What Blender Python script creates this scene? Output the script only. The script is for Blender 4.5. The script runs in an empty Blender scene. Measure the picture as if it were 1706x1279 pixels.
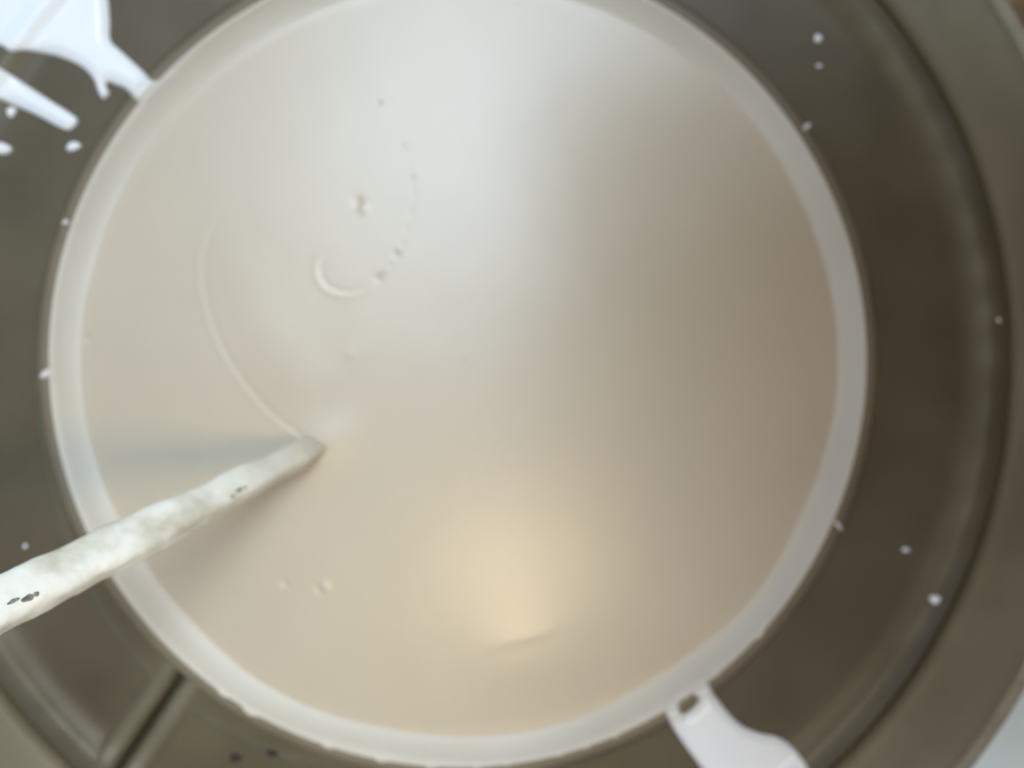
import bpy, math
import numpy as np
from mathutils import Matrix, Vector, noise

S = bpy.context.scene
C = S.collection
rad = math.radians

# ---------------------------------------------------------------- camera
CAM = np.array([0.00663, -0.00850, 0.28827])
RX, RY = -0.00105, -0.0354
FPX = 1339.0
cam = bpy.data.cameras.new('camera')
cam.sensor_width = 36.0
cam.lens = 36.0 * FPX / 1706.0
cam.clip_start, cam.clip_end = 0.005, 400.0
cam.dof.use_dof = True
cam.dof.focus_distance = 0.195
cam.dof.aperture_fstop = 5.2
co = bpy.data.objects.new('camera', cam)
MR = Matrix.Rotation(RY, 4, 'Y') @ Matrix.Rotation(RX, 4, 'X')
co.matrix_world = Matrix.Translation(Vector(CAM)) @ MR
C.objects.link(co)
S.camera = co

# ---------------------------------------------------------------- sky and sun
SUN_EL, SUN_AZ = rad(71.0), rad(84.0)         # elevation; direction TO the sun, measured from +X towards +Y
w = bpy.data.worlds.new('World'); S.world = w; w.use_nodes = True
nt = w.node_tree
sky = nt.nodes.new('ShaderNodeTexSky'); sky.sky_type = 'NISHITA'; sky.sun_disc = False
sky.sun_elevation = SUN_EL
sky.sun_rotation = math.pi / 2 - SUN_AZ
sky.dust_density = 1.0; sky.air_density = 1.0; sky.ozone_density = 1.3
bg = nt.nodes['Background']; bg.inputs['Strength'].default_value = 0.095
nt.links.new(sky.outputs[0], bg.inputs['Color'])
sl = bpy.data.lights.new('sun', 'SUN'); sl.energy = 1.3; sl.angle = rad(28); sl.color = (0.66, 0.83, 1.0)
so = bpy.data.objects.new('sun', sl)
sd = Vector((math.cos(SUN_AZ) * math.cos(SUN_EL), math.sin(SUN_AZ) * math.cos(SUN_EL), math.sin(SUN_EL)))
so.rotation_euler = sd.to_track_quat('Z', 'Y').to_euler(); so.location = sd * 3
C.objects.link(so)
S.view_settings.view_transform = 'Standard'; S.view_settings.look = 'None'
S.view_settings.exposure = 0.66; S.view_settings.gamma = 1.0

# ---------------------------------------------------------------- helpers
_R = np.array(MR.to_3x3())
def P(u, v, z):
    """point of the photograph (1706x1279) on the level plane at height z"""
    d = _R @ np.array([(u - 853.0) / FPX, -(v - 639.5) / FPX, -1.0])
    return CAM + d * ((z - CAM[2]) / d[2])

def mesh_obj(name, verts, faces, mat, parent=None, smooth=True):
    me = bpy.data.meshes.new(name)
    me.from_pydata([tuple(map(float, v)) for v in verts], [], [tuple(int(i) for i in f) for f in faces])
    me.materials.append(mat)
    if smooth: me.polygons.foreach_set('use_smooth', [True] * len(me.polygons))
    me.update()
    o = bpy.data.objects.new(name, me); C.objects.link(o)
    if parent: o.parent = parent
    return o

def grid_obj(name, V, mat, parent=None, wrap=False, keep=None):
    """V: (n, m, 3) sheet; wrap closes the second axis"""
    n, m, _ = V.shape
    idx = np.arange(n * m).reshape(n, m)
    if wrap: j2 = np.roll(idx, -1, axis=1); a, b, c, d = idx[:-1], idx[1:], j2[1:], j2[:-1]
    else: a, b, c, d = idx[:-1, :-1], idx[1:, :-1], idx[1:, 1:], idx[:-1, 1:]
    q = np.stack([a.ravel(), b.ravel(), c.ravel(), d.ravel()], 1)
    if keep is not None:
        kk = keep.ravel(); q = q[kk[q].any(axis=1)]
    used, inv = np.unique(q, return_inverse=True)
    q = inv.reshape(q.shape); co_ = V.reshape(-1, 3)[used]
    me = bpy.data.meshes.new(name)
    me.vertices.add(len(co_)); me.vertices.foreach_set('co', co_.ravel().astype(np.float32))
    me.loops.add(q.size); me.loops.foreach_set('vertex_index', q.ravel().astype(np.int32))
    me.polygons.add(len(q))
    me.polygons.foreach_set('loop_start', np.arange(0, q.size, 4, dtype=np.int32))
    me.polygons.foreach_set('loop_total', np.full(len(q), 4, dtype=np.int32))
    me.update(calc_edges=True); me.validate()
    me.polygons.foreach_set('use_smooth', [True] * len(me.polygons))
    me.materials.append(mat)
    o = bpy.data.objects.new(name, me); C.objects.link(o)
    if parent: o.parent = parent
    return o

def empty(name, loc=(0, 0, 0)):
    o = bpy.data.objects.new(name, None); C.objects.link(o); o.location = loc
    o.empty_display_size = 0.02
    return o

def tag(o, label=None, cat=None, group=None, kind=None):
    if label: o['label'] = label
    if cat: o['category'] = cat
    if group: o['group'] = group
    if kind: o['kind'] = kind
    return o

def sstep(a, b, x):
    t = np.clip((x - a) / (b - a), 0, 1); return t * t * (3 - 2 * t)

def fnoise(x, y, s, seed=0.0):
    """cheap smooth pseudo-noise from a few rotated sines, about -1..1"""
    r = np.random.RandomState(int(seed * 10) + 3); t = 0
    for k in range(9):
        a = r.uniform(0, 6.283); f = s * r.uniform(.6, 1.9)
        t = t + np.sin((x * math.cos(a) + y * math.sin(a)) * f + r.uniform(0, 6.283))
    return t / 4.5

def sdf_poly(X, Y, poly):
    """signed distance, positive inside"""
    p = np.array(poly); q = np.roll(p, -1, axis=0)
    d = np.full(X.shape, 1e9); ins = np.zeros(X.shape, bool)
    for (ax, ay), (bx, by) in zip(p, q):
        ex, ey = bx - ax, by - ay; wx, wy = X - ax, Y - ay
        t = np.clip((wx * ex + wy * ey) / (ex * ex + ey * ey + 1e-18), 0, 1)
        d = np.minimum(d, np.hypot(wx - ex * t, wy - ey * t))
        c = ((ay > Y) != (by > Y)) & (X < ex * (Y - ay) / (ey + (1e-18 if ey == 0 else 0)) + ax)
        ins ^= c
    return np.where(ins, d, -d)

def smooth_poly(p, n=4):
    p = np.array(p, float); out = []
    for i in range(len(p)):
        p0, p1, p2, p3 = p[i - 1], p[i], p[(i + 1) % len(p)], p[(i + 2) % len(p)]
        for k in range(n):
            t = k / n
            out.append(0.5 * ((2 * p1) + (p2 - p0) * t + (2 * p0 - 5 * p1 + 4 * p2 - p3) * t * t + (3 * p1 - p0 - 3 * p2 + p3) * t ** 3))
    return np.array(out)

# ---------------------------------------------------------------- materials
def new_mat(name):
    m = bpy.data.materials.new(name); m.use_nodes = True
    return m, m.node_tree, m.node_tree.nodes['Principled BSDF']

def noise_col(t, b, c1, c2, scale, detail=4, lo=.35, hi=.65):
    tc = t.nodes.new('ShaderNodeTexCoord'); nz = t.nodes.new('ShaderNodeTexNoise')
    nz.inputs['Scale'].default_value = scale; nz.inputs['Detail'].default_value = detail
    t.links.new(tc.outputs['Object'], nz.inputs['Vector'])
    r = t.nodes.new('ShaderNodeValToRGB')
    r.color_ramp.elements[0].position = lo; r.color_ramp.elements[1].position = hi
    r.color_ramp.elements[0].color = (*c1, 1); r.color_ramp.elements[1].color = (*c2, 1)
    t.links.new(nz.outputs['Fac'], r.inputs['Fac']); t.links.new(r.outputs['Color'], b.inputs['Base Color'])
    return tc, nz, r

def bump(t, b, tc, scale, strength, dist, detail=3):
    nz = t.nodes.new('ShaderNodeTexNoise'); nz.inputs['Scale'].default_value = scale; nz.inputs['Detail'].default_value = detail
    t.links.new(tc.outputs['Object'], nz.inputs['Vector'])
    bp = t.nodes.new('ShaderNodeBump'); bp.inputs['Strength'].default_value = strength; bp.inputs['Distance'].default_value = dist
    t.links.new(nz.outputs['Fac'], bp.inputs['Height']); t.links.new(bp.outputs['Normal'], b.inputs['Normal'])

def paint_mat(name, c1, c2, rough, coat, coat_rough, bs=60, bd=0.0004):
    m, t, b = new_mat(name)
    tc, nz, r = noise_col(t, b, c1, c2, 14, 3)
    b.inputs['Roughness'].default_value = rough
    b.inputs['Coat Weight'].default_value = coat; b.inputs['Coat Roughness'].default_value = coat_rough
    if bd: bump(t, b, tc, bs, .5, bd)
    return m
M_liquid = paint_mat('wet_white_paint', (.515, .418, .268), (.545, .443, .29), .45, 1.0, .31, 18, .0003)
M_liquid.node_tree.nodes['Principled BSDF'].inputs['Coat IOR'].default_value = 1.5
M_wall = paint_mat('paint_film', (.555, .492, .368), (.61, .55, .43), .5, .12, .4, 60, .0004)
M_spill = paint_mat('spilled_paint', (.86, .83, .74), (.90, .88, .80), .35, .3, .2, 80, .0003)

# near the mouth the spilled paint is still the wet cream colour of the pool
_t = M_spill.node_tree; _b = _t.nodes['Principled BSDF']
_r = [n for n in _t.nodes if n.type == 'VALTORGB'][0]; _tc = [n for n in _t.nodes if n.type == 'TEX_COORD'][0]
_m = _t.nodes.new('ShaderNodeVectorMath'); _m.operation = 'LENGTH'; _t.links.new(_tc.outputs['Object'], _m.inputs[0])
_mr = _t.nodes.new('ShaderNodeMapRange'); _mr.inputs[1].default_value = .1435; _mr.inputs[2].default_value = .1545; _t.links.new(_m.outputs['Value'], _mr.inputs[0])
_mx = _t.nodes.new('ShaderNodeMix'); _mx.data_type = 'RGBA'; _mx.inputs[6].default_value = (.62, .565, .45, 1)
_t.links.new(_mr.outputs[0], _mx.inputs[0]); _t.links.new(_r.outputs['Color'], _mx.inputs[7]); _t.links.new(_mx.outputs[2], _b.inputs['Base Color'])

def dark_mat(name, c1, c2, rough, scale=25):
    m, t, b = new_mat(name)
    tc, nz, r = noise_col(t, b, c1, c2, scale, 8, .3, .7)
    b.inputs['Roughness'].default_value = rough; b.inputs['Specular IOR Level'].default_value = .33
    rr = t.nodes.new('ShaderNodeMapRange'); rr.inputs[3].default_value = rough - .08; rr.inputs[4].default_value = rough + .1
    t.links.new(nz.outputs['Fac'], rr.inputs[0]); t.links.new(rr.outputs[0], b.inputs['Roughness'])
    bump(t, b, tc, 260, .35, .00015, 6)
    return m
M_deck = dark_mat('grey_brown_plastic', (.084, .062, .027), (.116, .089, .044), .42)
M_outer = dark_mat('scuffed_outer_plastic', (.145, .115, .060), (.20, .165, .095), .5, 18)
M_lip = dark_mat('lip_plastic', (.15, .115, .062), (.20, .155, .09), .45)

M_plate = dark_mat('grey_brown_plastic_bordered', (.084, .062, .027), (.116, .089, .044), .42)
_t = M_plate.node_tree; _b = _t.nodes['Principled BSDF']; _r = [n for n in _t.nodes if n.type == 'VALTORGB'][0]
_a = _t.nodes.new('ShaderNodeAttribute'); _a.attribute_name = 'border_tone'  # lighter tone mixed in along the raised borders
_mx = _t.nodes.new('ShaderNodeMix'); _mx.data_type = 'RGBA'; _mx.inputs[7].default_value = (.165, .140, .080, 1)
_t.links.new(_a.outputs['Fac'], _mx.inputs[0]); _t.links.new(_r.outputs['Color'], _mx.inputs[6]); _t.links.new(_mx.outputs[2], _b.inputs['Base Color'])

# ---------------------------------------------------------------- the tub
R0 = 0.145            # mouth
RG = 0.2020           # groove round the plate
RO = 0.241            # outer edge
ZL = -0.0048          # paint level
RL = 0.1365           # radius of the open paint surface
gA = P(318, 1100, -.001)[:2]; gB = P(196, 1282, -.001)[:2]
gd = (gB - gA) / np.linalg.norm(gB - gA); gn = np.array([-gd[1], gd[0]])

def plate_z(X, Y):
    r = np.hypot(X, Y)
    th = np.arctan2(Y, X)
    # distance to the split between the plate's two ends (only on the outward half-line)
    rel_n = np.abs((X - gA[0]) * gn[0] + (Y - gA[1]) * gn[1])
    ahead = (X - gA[0]) * gd[0] + (Y - gA[1]) * gd[1] > -.02
    dn = np.where(ahead, rel_n, 1.0)
    near = np.exp(-((np.angle(np.exp(1j * (th - math.atan2(gA[1], gA[0])))) / .55) ** 2))
    rin = R0 + .0050 + .0075 * near                       # the raised inner border widens towards the split
    rout = RG - .0115
    din = np.minimum(r - rin, rout - r)                   # > 0 inside the sunken field
    din = np.where(dn < .2, np.minimum(din, dn - .0085), din)
    z = -.0010 - .0016 * sstep(-.0022, .0028, din)
    # rounded shoulder falling into the groove round the plate
    s = np.clip((r - (RG - .0075)) / .0075, 0, 1)
    z = z - .0045 * (1 - np.sqrt(np.clip(1 - s ** 2.2, 0, 1)))
    z = z + .0022 * np.exp(-((r - (RG - .0112)) / .0050) ** 2)
    # ends of the plate round off into the split
    e = np.clip(1 - (dn - .0011) / .003, 0, 1)
    z = z - .0025 * e ** 2
    z = np.where(dn < .0012, -.012, z)
    z = z + .00008 * fnoise(X, Y, 130, 1) + .00025 * fnoise(X, Y, 28, 2)
    return z

def plate_border_tone(X, Y):  # mask of the lighter bands: outer ridge, split borders, inner border
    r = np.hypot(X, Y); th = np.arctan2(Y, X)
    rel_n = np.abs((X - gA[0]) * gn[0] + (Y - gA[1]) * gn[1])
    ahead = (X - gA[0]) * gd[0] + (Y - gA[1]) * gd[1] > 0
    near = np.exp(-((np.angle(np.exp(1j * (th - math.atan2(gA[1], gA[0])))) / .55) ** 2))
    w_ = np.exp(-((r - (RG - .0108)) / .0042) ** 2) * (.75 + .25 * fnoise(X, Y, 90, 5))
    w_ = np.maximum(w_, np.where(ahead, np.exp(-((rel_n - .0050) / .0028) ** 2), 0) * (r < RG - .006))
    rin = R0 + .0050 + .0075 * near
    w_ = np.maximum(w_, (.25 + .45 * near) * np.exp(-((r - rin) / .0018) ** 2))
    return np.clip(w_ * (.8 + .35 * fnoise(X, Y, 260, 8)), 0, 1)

def polar(rs, ths, zf):
    Rr, T = np.meshgrid(rs, ths, indexing='ij')
    X, Y = Rr * np.cos(T), Rr * np.sin(T)
    return np.stack([X, Y, zf(X, Y)], -1)

tub = empty('plastic_tub', (0, 0, 0))
tag(tub, 'round grey brown plastic tub whose open mouth holds the white paint', 'tub')
tg = math.atan2((gA[1] + gB[1]) / 2, (gA[0] + gB[0]) / 2)
ths = np.unique(np.concatenate([np.linspace(tg - math.pi, tg + math.pi, 900, endpoint=False), np.linspace(tg - .16, tg + .16, 1100)]))
rs = np.concatenate([np.linspace(R0 + .0046, RG - .009, 100), np.linspace(RG - .0087, RG, 40), [RG + .0001]])
V = polar(rs, ths, plate_z); V[-1, :, 2] = -.016
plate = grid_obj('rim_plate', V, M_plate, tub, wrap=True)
wa = plate.data.attributes.new('border_tone', 'FLOAT', 'POINT')
wa.data.foreach_set('value', plate_border_tone(V[..., 0], V[..., 1]).ravel().astype(np.float32))

def lathe(name, prof, mat, parent, seg=720, wob=0.0, seed=0):
    th = np.linspace(0, 2 * math.pi, seg, endpoint=False)
    prof = np.array(prof)
    V = np.zeros((len(prof), seg, 3))
    for i, (r, z) in enumerate(prof):
        rr = r + wob * fnoise(np.cos(th) * .15, np.sin(th) * .15 + z, 60, seed)
        V[i] = np.stack([rr * np.cos(th), rr * np.sin(th), np.full(seg, z)], -1)
    return grid_obj(name, V, mat, parent, wrap=True)

# lip round the mouth: a thin raised bead of bare plastic just outside the paint film
a = np.linspace(math.pi * .95, -.15 * math.pi, 14)
lip = [(R0 + .0028 + .0025 * math.cos(t), -.0014 + .0016 * max(math.sin(t), -.4)) for t in a]
lathe('mouth_lip', [(R0 + .0002, -.02)] + lip + [(R0 + .0051, -.006)], M_lip, tub)
# outer ring: from the bottom of the groove over a broad band to the rolled outer edge and down the side
pr = [(RG - .002, -.012), (RG + .0006, -.012), (RG + .0012, -.006), (RG + .0022, -.0032), (RG + .005, -.0020), (RG + .012, -.0022), (RG + .020, -.0030),
      (RO - .010, -.0035), (RO - .007, -.0026)]
edge = [(RO - .003 + .0035 * math.cos(t), -.0052 + .0035 * math.sin(t)) for t in np.linspace(.75 * math.pi, -.35 * math.pi, 14)]
lathe('outer_rim', pr + [(RO - .0052, -.0034), (RO - .0050, -.008)], M_outer, tub, wob=.0003, seed=4)
M_edge = dark_mat('edge_highlight_plastic', (.20, .165, .10), (.36, .31, .21), .5, 40)  # bead highlight put into the colour, paler than the outer rim
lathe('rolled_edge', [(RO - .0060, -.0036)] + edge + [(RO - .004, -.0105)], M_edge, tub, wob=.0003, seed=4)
lathe('outer_wall', [(RO - .0035, -.0100), (RO - .006, -.05), (RO - .022, -.2995), (0.001, -.2998)], M_outer, tub, wob=.0003, seed=4)

# paint film that coats the inner wall up to the lip
th = np.linspace(0, 2 * math.pi, 1440, endpoint=False)
def film_z(r): return ZL + (-ZL) * np.clip((r - RL) / (R0 - RL), 0, 1) ** 1.6 - .35 * np.clip(RL - r, 0, 1)
prof = [(r, float(film_z(r))) for r in np.linspace(RL - .006, R0, 18)]
prof += [(R0 + .0006, .0003), (R0 + .0010, .0003), (R0 + .0014, -.0003), (R0 + .0012, -.0014)]
NP = 17
V = np.zeros((len(prof), len(th), 3))
for i, (r, z) in enumerate(prof):
    cx, cy = np.cos(th), np.sin(th)
    d = .00060 * fnoise(cx * .15, cy * .15, 60, 6) * (1 if i < NP else .1)
    run = .00010 * np.abs(fnoise(cx * .15 + z * .1, cy * .15, 320, 7)) * (1 if i < NP else 0)
    edge = .0
    if i >= NP + 1:     # beads of paint creep over the lip here and there
        edge = .0022 * np.clip(fnoise(cx * .15, cy * .15, 420, 9) - .35, 0, 1) * (np.sin(th) < -.6)
    rr = r + d - run + edge
    V[i] = np.stack([rr * cx, rr * cy, np.full(len(th), z)], -1)
film = grid_obj('paint_film', V, M_wall, tub, wrap=True)

# ---------------------------------------------------------------- the paint
def pl(pts): return np.array([P(u, v, ZL)[:2] for u, v in pts])
def seg_dist(X, Y, pts):
    d = np.full(X.shape, 1e9); tt = np.zeros(X.shape); n = len(pts) - 1; side = np.zeros(X.shape)
    for i in range(n):
        ax, ay = pts[i]; bx, by = pts[i + 1]; ex, ey = bx - ax, by - ay; wx, wy = X - ax, Y - ay
        t = np.clip((wx * ex + wy * ey) / (ex * ex + ey * ey), 0, 1)
        dd = np.hypot(wx - ex * t, wy - ey * t); c = dd < d
        d = np.where(c, dd, d); tt = np.where(c, (i + t) / n, tt); side = np.where(c, np.sign(ex * wy - ey * wx), side)
    return d, tt, side
def crv(pts, n=8):
    p = np.array(pts, float); p = np.vstack([2 * p[0] - p[1], p, 2 * p[-1] - p[-2]]); out = []
    for i in range(1, len(p) - 2):
        for k in range(n):
            t = k / n; p0, p1, p2, p3 = p[i - 1:i + 3]
            out.append(0.5 * ((2 * p1) + (p2 - p0) * t + (2 * p0 - 5 * p1 + 4 * p2 - p3) * t * t + (3 * p1 - p0 - 3 * p2 + p3) * t ** 3))
    out.append(p[-2]); return np.array(out)
wake = pl(crv([(512, 735), (455, 692), (405, 635), (368, 575), (345, 510), (336, 450), (345, 400), (372, 352), (420, 318), (480, 295), (560, 290)]))
curl = pl(crv([(562, 412), (540, 428), (533, 450), (542, 474), (566, 487), (594, 487), (618, 474), (627, 460)]))
curl2 = pl(crv([(627, 466), (648, 448), (668, 415), (682, 370), (690, 310), (680, 260)]))
tip = pl([(532, 742)])[0]
stk = P(0, 1009, .074) - P(538, 738, ZL); stk = stk[:2] / np.linalg.norm(stk[:2])
def liquid_z(X, Y):
    r = np.hypot(X, Y)
    z = np.full(X.shape, ZL)
    z += .0001 * np.exp(-((r - (RL + .0004)) / .0018) ** 2) - .0000 * np.exp(-((r - (RL - .004)) / .003) ** 2)     # meniscus
    z += .0022 * (1 - (r / RL) ** 2)                                       # thick paint heaps up a little in the middle
    z -= .10 * np.clip(r - (RL + .0008), 0, 1)
    d, t, s = seg_dist(X, Y, wake)
    amp = .00010 * (1 - .93 * sstep(.1, .95, t))
    z += amp * (np.exp(-((d * s - .0008) / .0011) ** 2) - 1.1 * np.exp(-((d * s + .0009) / .0014) ** 2)) * (t > .001)
    z += .00038 * sstep(0, .10, t) * (1 - sstep(.15, .8, t)) * np.exp(-((d - .016) / .011) ** 2) * (s < 0)
    d, t, s = seg_dist(X, Y, curl)
    e = np.sin(np.clip(t, .02, 1) * math.pi) ** .5
    z += .0001 * e * (np.exp(-((d * s + .0014) / .0012) ** 2) - .9 * np.exp(-((d * s - .0006) / .0009) ** 2))
    d, t, s = seg_dist(X, Y, curl2)
    z -= .00012 * (1 - .7 * t) * np.exp(-(d / .0008) ** 2) * (.5 + .5 * np.sin(t * 60))
    for (u, v, a_, sg) in [(598, 338, -.0007, .0018), (606, 349, .0005, .0017), (632, 463, -.0006, .0013), (661, 424, -.00045, .0012), (632, 172, -.0005, .0008), (145, 565, -.0006, .0012),
                          (736, 806, -.0003, .0010), (476, 972, -.0008, .0013), (541, 975, .0009, .0016), (533, 982, -.0008, .0013), (586, 590, .0002, .002), (686, 298, -.0003, .0010), (672, 246, -.0003, .0010)]:
        c = pl([(u, v)])[0]
        z += .5 * a_ * np.exp(-((X - c[0]) ** 2 + (Y - c[1]) ** 2) / sg ** 2)
    # ripple that catches the light low down
    d, t, s = seg_dist(X, Y, pl(crv([(800, 1082), (850, 1062), (890, 1055), (940, 1035)])))
    z += .00020 * np.sin(np.clip(t, 0, 1) * math.pi) * np.exp(-(d / .0026) ** 2)
    c = pl([(872, 1075)])[0]
    z += .0011 * np.exp(-((X - c[0]) / .026) ** 2 - ((Y - c[1]) / .022) ** 2)
    # paint climbs the stick a little
    dt = np.hypot(X - tip[0], Y - tip[1])
    ux, uy = float(stk[0]), float(stk[1]); al = (X - tip[0]) * ux + (Y - tip[1]) * uy; ac = np.abs(-(X - tip[0]) * uy + (Y - tip[1]) * ux)
    z += .0011 * np.exp(-(al / .013) ** 2 - (ac / .0085) ** 2)
    z += .00017 * fnoise(X, Y, 42, 11) + .00002 * fnoise(X, Y, 230, 12)
    return z
rs = np.linspace(.0003, RL + .0022, 330)
ths = np.linspace(0, 2 * math.pi, 1150, endpoint=False)
V = polar(rs, ths, liquid_z)
liq = grid_obj('white_paint', V, M_liquid, None, wrap=True)
tag(liq, 'pool of wet white paint with a stirred curl, filling the round tub mouth', 'paint')

# ---------------------------------------------------------------- stirring stick
def box_round(t, w_, h_, p=5.0):
    c, s = math.cos(t), math.sin(t)
    k = (abs(c) ** p + abs(s) ** p) ** (-1 / p)
    return w_ * k * c, h_ * k * s
pts3 = [P(570, 724, ZL - .008), P(538, 738, ZL), P(0, 1009, .074)]
ax = Vector(pts3[2] - pts3[1]); L = ax.length; ax.normalize()
O = Vector(pts3[1])
side = ax.cross(Vector((0, 0, 1))).normalized()      # horizontal, across the stick
up = side.cross(ax).normalized()
roll = rad(-24)
e1 = side * math.cos(roll) + up * math.sin(roll); e2 = -side * math.sin(roll) + up * math.cos(roll)
nl, nc = 420, 72
V = np.zeros((nl, nc, 3)); spot = np.zeros((nl, nc))
for i in range(nl):
    s_ = -.030 + (L + .09) * i / (nl - 1)
    wob = .0004 * math.sin(s_ * 90 + 1) + .0003 * math.sin(s_ * 210)
    for j in range(nc):
        t = 2 * math.pi * j / nc
        fat = (.78 + .52 * min(s_ / L, 1.0) ** .8) * (1 - .30 * math.exp(-s_ / .008)) if s_ > 0 else .56
        a_, b_ = box_round(t, .0054 * fat, .0036 * fat, 4.2)
        p = O + ax * s_ + e1 * a_ + e2 * b_
        n = (e1 * a_ + e2 * b_).normalized()
        q = p * 1
        h = noise.fractal(q * 60, 1.0, 2.0, 3) * .00075 + noise.noise(q * 420) * .00014 + wob * .6
        h += .0006 * max(0, noise.noise(Vector((s_ * 60, 3.3, 0)))) 
        V[i, j] = p + n * h
stick = empty('stirring_stick', (0, 0, 0))
tag(stick, 'flat wooden stirring stick caked in white paint, leaning out of the pool', 'stick')
m, t, b = new_mat('caked_paint')
tc, nz, rmp = noise_col(t, b, (.66, .585, .42), (.94, .88, .72), 70, 5, .36, .56)
b.inputs['Roughness'].default_value = .5; b.inputs['Coat Weight'].default_value = .15
bump(t, b, tc, 240, .6, .0005, 5)
_r = [n for n in t.nodes if n.type == 'VALTORGB'][0]
_d = t.nodes.new('ShaderNodeVectorMath'); _d.operation = 'DISTANCE'; _d.inputs[1].default_value = tuple(O); t.links.new(tc.outputs['Object'], _d.inputs[0])
_mr = t.nodes.new('ShaderNodeMapRange'); _mr.inputs[1].default_value = .006; _mr.inputs[2].default_value = .055; t.links.new(_d.outputs['Value'], _mr.inputs[0])
_mx = t.nodes.new('ShaderNodeMix'); _mx.data_type = 'RGBA'; _mx.inputs[6].default_value = (.56, .48, .335, 1)      # freshly dipped end: the pool's cream
t.links.new(_mr.outputs[0], _mx.inputs[0]); t.links.new(_r.outputs['Color'], _mx.inputs[7]); t.links.new(_mx.outputs[2], b.inputs['Base Color'])
sbody = grid_obj('paint_coat', V, m, stick, wrap=True)
# bare wood showing through the paint: rough dark flakes let into the coat
mw, t, b = new_mat('bare_wood'); noise_col(t, b, (.10, .085, .05), (.36, .33, .23), 500, 3)
b.inputs['Roughness'].default_value = .8
dg = bpy.context.evaluated_depsgraph_get(); bpy.context.view_layer.update()
def on_obj(o, u, v):
    d = Vector(_R @ np.array([(u - 853.0) / FPX, -(v - 639.5) / FPX, -1.0])).normalized()
    ok, loc, nn, _ = o.ray_cast(Vector(CAM), d)
    return (loc, nn) if ok else (None, None)
for k, (u, v, w1, w2) in enumerate([(398, 816, .0021, .0008), (388, 826, .0010, .0007), (409, 812, .0008, .0006), (47, 996, .0022, .0013), (22, 1001, .0020, .0009), (60, 990, .0012, .0010)]):
    loc, nn = on_obj(sbody, u, v)
    if loc is None: continue
    tx = (ax - nn * ax.dot(nn)).normalized(); ty = nn.cross(tx)
    vs = [loc + nn * .00025]; n = 22
    for q in range(2):
        for i in range(n):
            a_ = 2 * math.pi * i / n; f = (1 + .35 * noise.noise(Vector((math.cos(a_) * 1.3, math.sin(a_) * 1.3, k * 3.1)))) * (.6 if q == 0 else 1)
            vs.append(loc + tx * (w1 * f * math.cos(a_)) + ty * (w2 * f * math.sin(a_)) + nn * (.0002 if q == 0 else -.0006))
    fs = [(0, 1 + i, 1 + (i + 1) % n) for i in range(n)] + [(1 + i, 1 + n + i, 1 + n + (i + 1) % n, 1 + (i + 1) % n) for i in range(n)]
    mesh_obj('bare_wood', vs, fs, mw, stick)

# ---------------------------------------------------------------- spills and drops on the plate
def surf_z(X, Y):
    """height of the plastic under a spill, wall to outer ring"""
    r = np.hypot(X, Y)
    z = plate_z(X, Y)
    z = np.maximum(z, np.where(r > RG, -.0030, -1))
    z = np.where(np.abs(r - RG) < .0016, -.0045, z)
    lipz = .0002 - .6 * np.clip(np.abs(r - (R0 + .0028)) - .001, 0, .003)
    z = np.where(r < R0 + .0056, np.maximum(lipz, -.0018), z)
    z = np.where(r < R0, film_z(r) + .00015, z)
    return z
def spill(name, polys, thick, edge, label, holes=(), group=None, res=.00030, smooth_n=4, cat='paint spill'):
    ps = [np.array([P(u, v, 0)[:2] for u, v in smooth_poly(p, smooth_n)]) for p in polys]
    al = np.vstack(ps); lo = al.min(0) - .003; hi = al.max(0) + .003
    nx, ny = int((hi[0] - lo[0]) / res) + 2, int((hi[1] - lo[1]) / res) + 2
    X, Y = np.meshgrid(np.linspace(lo[0], hi[0], nx), np.linspace(lo[1], hi[1], ny), indexing='ij')
    d = np.max([sdf_poly(X, Y, p) for p in ps], axis=0)
    for h in holes:
        hp = np.array([P(u, v, 0)[:2] for u, v in smooth_poly(h, 4)])
        d = np.minimum(d, -sdf_poly(X, Y, hp))
    rr = np.hypot(X, Y); d = np.minimum(d, rr - (R0 - .0022))
    t = np.clip(d / edge, 0, 1)
    h = thick * np.sqrt(1 - (1 - t) ** 2) * (1 + .18 * fnoise(X, Y, 120, 21))
    h = h * (.15 + .85 * sstep(R0 - .0022, R0 + .003, rr))
    h = np.where(d < 0, np.maximum(d * 1.6, -.0022), h)
    base = surf_z(X, Y); fill = sstep(0, .004, d) * (rr > R0 + .006)
    Z = np.where(fill > 0, base * (1 - fill) + np.maximum(base, -.0014) * fill, base) + h
    V = np.stack([X, Y, Z], -1)
    o = grid_obj(name, V, M_spill, None, keep=(d > -.0011))
    tag(o, label, cat, group); return o
up_poly = [(-90, -90), (90, -90), (164, -70), (173, -20), (177, 30), (178, 62), (198, 82), (235, 116), (258, 136), (292, 118), (300, 150), (268, 168), (262, 200), (240, 176), (222, 161), (204, 143), (190, 137), (174, 131), (171, 141),
           (176, 151), (167, 160), (159, 150), (151, 128), (138, 112), (120, 100), (86, 87), (46, 82), (20, 86), (0, 74), (-60, 50), (-110, 0)]
spill('paint_spill', [up_poly], .0012, .0022, 'big torn white paint spill above the finger shaped streak, joined to the mouth')
spill('paint_streak', [[(-60, 85), (0, 114), (34, 135), (72, 160), (110, 184), (123, 196), (116, 208), (100, 211), (52, 186), (0, 164), (-60, 140)]], .0012, .0018,
      'finger shaped white paint streak pointing at the pool, below the torn spill', cat='paint streak')
lo_poly = [(1098, 1150), (1106, 1178), (1118, 1206), (1140, 1241), (1172, 1284), (1215, 1340), (1300, 1370), (1370, 1340), (1350, 1288), (1326, 1251), (1300, 1233), (1272, 1227), (1240, 1214), (1214, 1189), (1190, 1157), (1174, 1132), (1150, 1120), (1120, 1128)]
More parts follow.
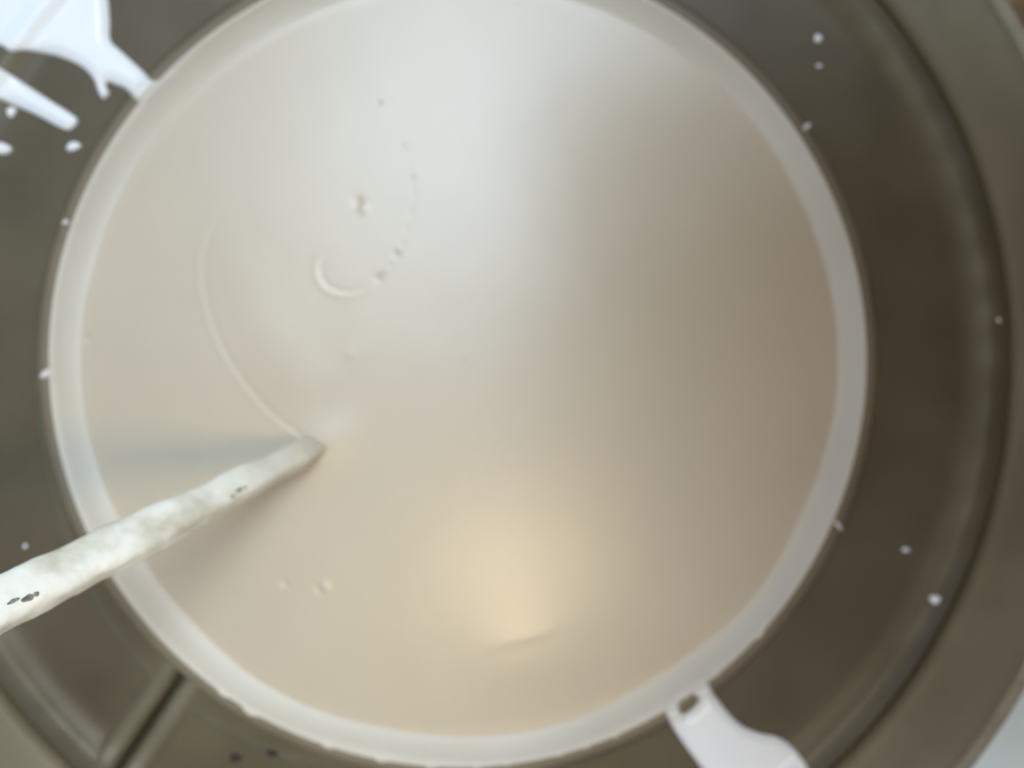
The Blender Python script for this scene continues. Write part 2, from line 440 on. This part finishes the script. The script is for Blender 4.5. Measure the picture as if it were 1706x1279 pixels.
spill('paint_spill', [lo_poly], .0014, .0025, 'thick white paint spill with a small square hole, running off the mouth',
      holes=[[(1131, 1171), (1150, 1155), (1165, 1163), (1163, 1176), (1143, 1192), (1133, 1186)]])

def drop(u, v, a_, b_, ang, label, shape='oval', h=.0006, name='paint_drop', grp='small paint drops on the plastic rim'):
    n = 14; pts = []
    for i in range(n):
        t = 2 * math.pi * i / n
        f = 1 + .13 * math.sin(2 * t + u) + .08 * math.sin(3 * t + v)
        x, y = .86 * a_ * f * math.cos(t), .86 * b_ * f * math.sin(t)
        if shape == 'tail': y *= .45 + .55 * (1 - math.cos(t)) / 2 + .1; 
        c, s = math.cos(rad(ang)), math.sin(rad(ang))
        pts.append((u + x * c - y * s, v + x * s + y * c))
    spill(name, [pts], h, .0011, label, res=.00018, smooth_n=3, group=grp, cat='paint drop')
drop(116, 240, 13, 9, 0, 'paint drop with a pointed left tail, just below the finger shaped streak', 'oval', .0008)
drop(12, 182, 9, 9, 60, 'round paint drop touching the underside of the finger shaped streak')
drop(-3, 244, 12, 16, 80, 'fat paint drop cut by the left picture edge, below the streak', 'oval', .0009)
drop(109, 370, 6, 5, 0, 'tiny round paint drop alone left of the pool, halfway down to the elongated drop')
drop(78, 622, 13, 7, -20, 'oblong paint drop almost touching the left edge of the pool', 'oval', .0008)
drop(35, 912, 4, 4, 0, 'faint tiny paint speck just above the stick by the left picture edge')
drop(1368, 58, 8, 7, 0, 'round paint drop at the top right, highest on the plastic rim')
drop(1370, 104, 6, 3, 0, 'faint flat paint speck under the topmost round drop at the right', 'oval', .0003)
drop(1347, 208, 11, 5, -38, 'small slanted paint drop stuck on the brown mouth lip at upper right')
drop(1398, 876, 14, 3, 48, 'thin sliver of paint on the lip at the right, above two round drops')
drop(1515, 918, 7, 5, 0, 'dim small paint drop, upper one of the pair at lower right')
drop(1556, 997, 11, 8, 25, 'bright paint drop near the outer groove, lower one of the pair at lower right', 'oval', .0008)
drop(1665, 533, 5, 4, 0, 'faint paint speck beside the outer groove at the far right')
# brown chips near the split
M_chip, t, b = new_mat('brown_dirt'); noise_col(t, b, (.018, .012, .007), (.045, .03, .018), 500, 3); b.inputs['Roughness'].default_value = .9
for (u, v, a_, b_, lab) in [(455, 1253, 11, 7, 'small dark brown crumb of dirt, right one of two below the pool'), (391, 1264, 10, 8, 'small dark brown crumb of dirt, left one of two below the pool'),
                            ]:
    c = P(u, v, -.002); sc = .29 / FPX
    vs, fs = [], []; n = 12
    for k in range(5):
        ph = math.pi * .5 * k / 4
        for i in range(n):
            t_ = 2 * math.pi * i / n; f = 1 + .25 * noise.noise(Vector((math.cos(t_) * 1.5, math.sin(t_) * 1.5, u * .1 + k * .4)))
            x, y = c[0] + a_ * sc * f * math.cos(t_) * math.cos(ph), c[1] + b_ * sc * f * math.sin(t_) * math.cos(ph)
            vs.append((x, y, float(plate_z(np.array(c[0]), np.array(c[1]))) - .0002 + .0010 * math.sin(ph)))
    for k in range(4):
        for i in range(n): fs.append((k * n + i, k * n + (i + 1) % n, (k + 1) * n + (i + 1) % n, (k + 1) * n + i))
    tag(mesh_obj('dirt_crumb', vs, fs, M_chip), lab, 'dirt crumb', 'dark crumbs on the plastic rim')

# ---------------------------------------------------------------- ground
mg, t, b = new_mat('pale_concrete')
tc, nz, r = noise_col(t, b, (.70, .65, .49), (.80, .75, .60), 6, 8)
b.inputs['Roughness'].default_value = .85; bump(t, b, tc, 90, .5, .002, 6)
g = mesh_obj('ground', [(-60, -60, -.3005), (60, -60, -.3005), (60, 60, -.3005), (-60, 60, -.3005)], [(0, 1, 2, 3)], mg, smooth=False)
tag(g, kind='structure')

# ---------------------------------------------------------------- wooden bench added to shade the right side of the tub; the foot of one leg shows at the top right
shade_bench = empty('added_shade_bench', (.60, -.06, -.30))
tag(shade_bench, 'added brown wooden overhang shading the right side of the tub, one leg at the top right corner', 'shade_bench')
mc, t, b = new_mat('old_brown_wood'); tc, nz, r = noise_col(t, b, (.22, .13, .065), (.36, .23, .125), 9, 8)
mp = t.nodes.new('ShaderNodeMapping'); mp.inputs['Scale'].default_value = (8, 1, 1)
t.links.new(tc.outputs['Object'], mp.inputs['Vector']); t.links.new(mp.outputs['Vector'], nz.inputs['Vector'])
b.inputs['Roughness'].default_value = .75; bump(t, b, tc, 120, .4, .001, 5)
def plank(name, lo, hi, mat=mc):
    lo = Vector(lo) - shade_bench.location; hi = Vector(hi) - shade_bench.location
    vs = [((lo, hi)[i].x, (lo, hi)[j].y, (lo, hi)[k].z) for i in (0, 1) for j in (0, 1) for k in (0, 1)]
    o = mesh_obj(name, vs, [(0, 1, 3, 2), (4, 6, 7, 5), (0, 4, 5, 1), (2, 3, 7, 6), (0, 2, 6, 4), (1, 5, 7, 3)], mat, shade_bench, smooth=False)
    bv = o.modifiers.new('bevel', 'BEVEL'); bv.width = .0015; bv.segments = 1
    return o
BX, BZ = .056, .35
Y0, Y1 = -.08, .26
for k in range(5): plank('shade_plank', (BX + k * .142, Y0, BZ), (BX + k * .142 + .139, Y1, BZ + .028))  # overhanging top, added to shade the right of the paint
for x0 in (.375, .76):
    for y0 in (Y0 - .06, Y1 - .005): plank('leg', (x0, y0, -.30), (x0 + .065, y0 + .065, BZ - .0005))
for x0 in (.3755 + .02, .7605 + .02): plank('cross_rail', (x0, Y0 + .006, BZ - .09), (x0 + .025, Y1 - .006, BZ - .001))

# ---------------------------------------------------------------- the lit work lamp whose warm glow is mirrored low down in the paint
lamp = empty('work_lamp', (.035, -.235, .50))
tag(lamp, 'lit warm work lamp mirrored as the yellowish glow low in the paint', 'lamp')
def lamp_lathe(name, prof, mat, seg=48):
    th = np.linspace(0, 2 * math.pi, seg, endpoint=False)
    V = np.stack([np.stack([r * np.cos(th), r * np.sin(th), np.full(seg, z)], -1) for r, z in prof])
    return grid_obj(name, V, mat, lamp, wrap=True)
me_, t, b = new_mat('lamp_enamel'); noise_col(t, b, (.30, .29, .25), (.38, .37, .32), 40); b.inputs['Roughness'].default_value = .4
sh = lamp_lathe('lamp_shade', [(.102, -.002), (.095, .022), (.076, .060), (.034, .090), (.018, .115), (.0165, .115), (.032, .090), (.074, .060), (.093, .022), (.1005, -.002)], me_)
mb, t, b = new_mat('lit_bulb'); b.inputs['Base Color'].default_value = (.9, .85, .7, 1)
b.inputs['Emission Color'].default_value = (1, .78, .46, 1); b.inputs['Emission Strength'].default_value = 10.5
bulb = lamp_lathe('bulb', [(.001, -.006)] + [(.070 * math.sin(a_), .028 - .040 * math.cos(a_)) for a_ in np.linspace(.15, 2.5, 18)] + [(.014, .105), (.001, .106)], mb)
lamp_lathe('cord', [(.003, .085), (.003, 1.2)], me_, 10)

for k in range(6): plank('sky_block_plank', (.826, Y0 + .001, -.298 + k * .115), (.842, Y1 - .001, -.298 + k * .115 + .112))  # added back panel that blocks low sky light from the right
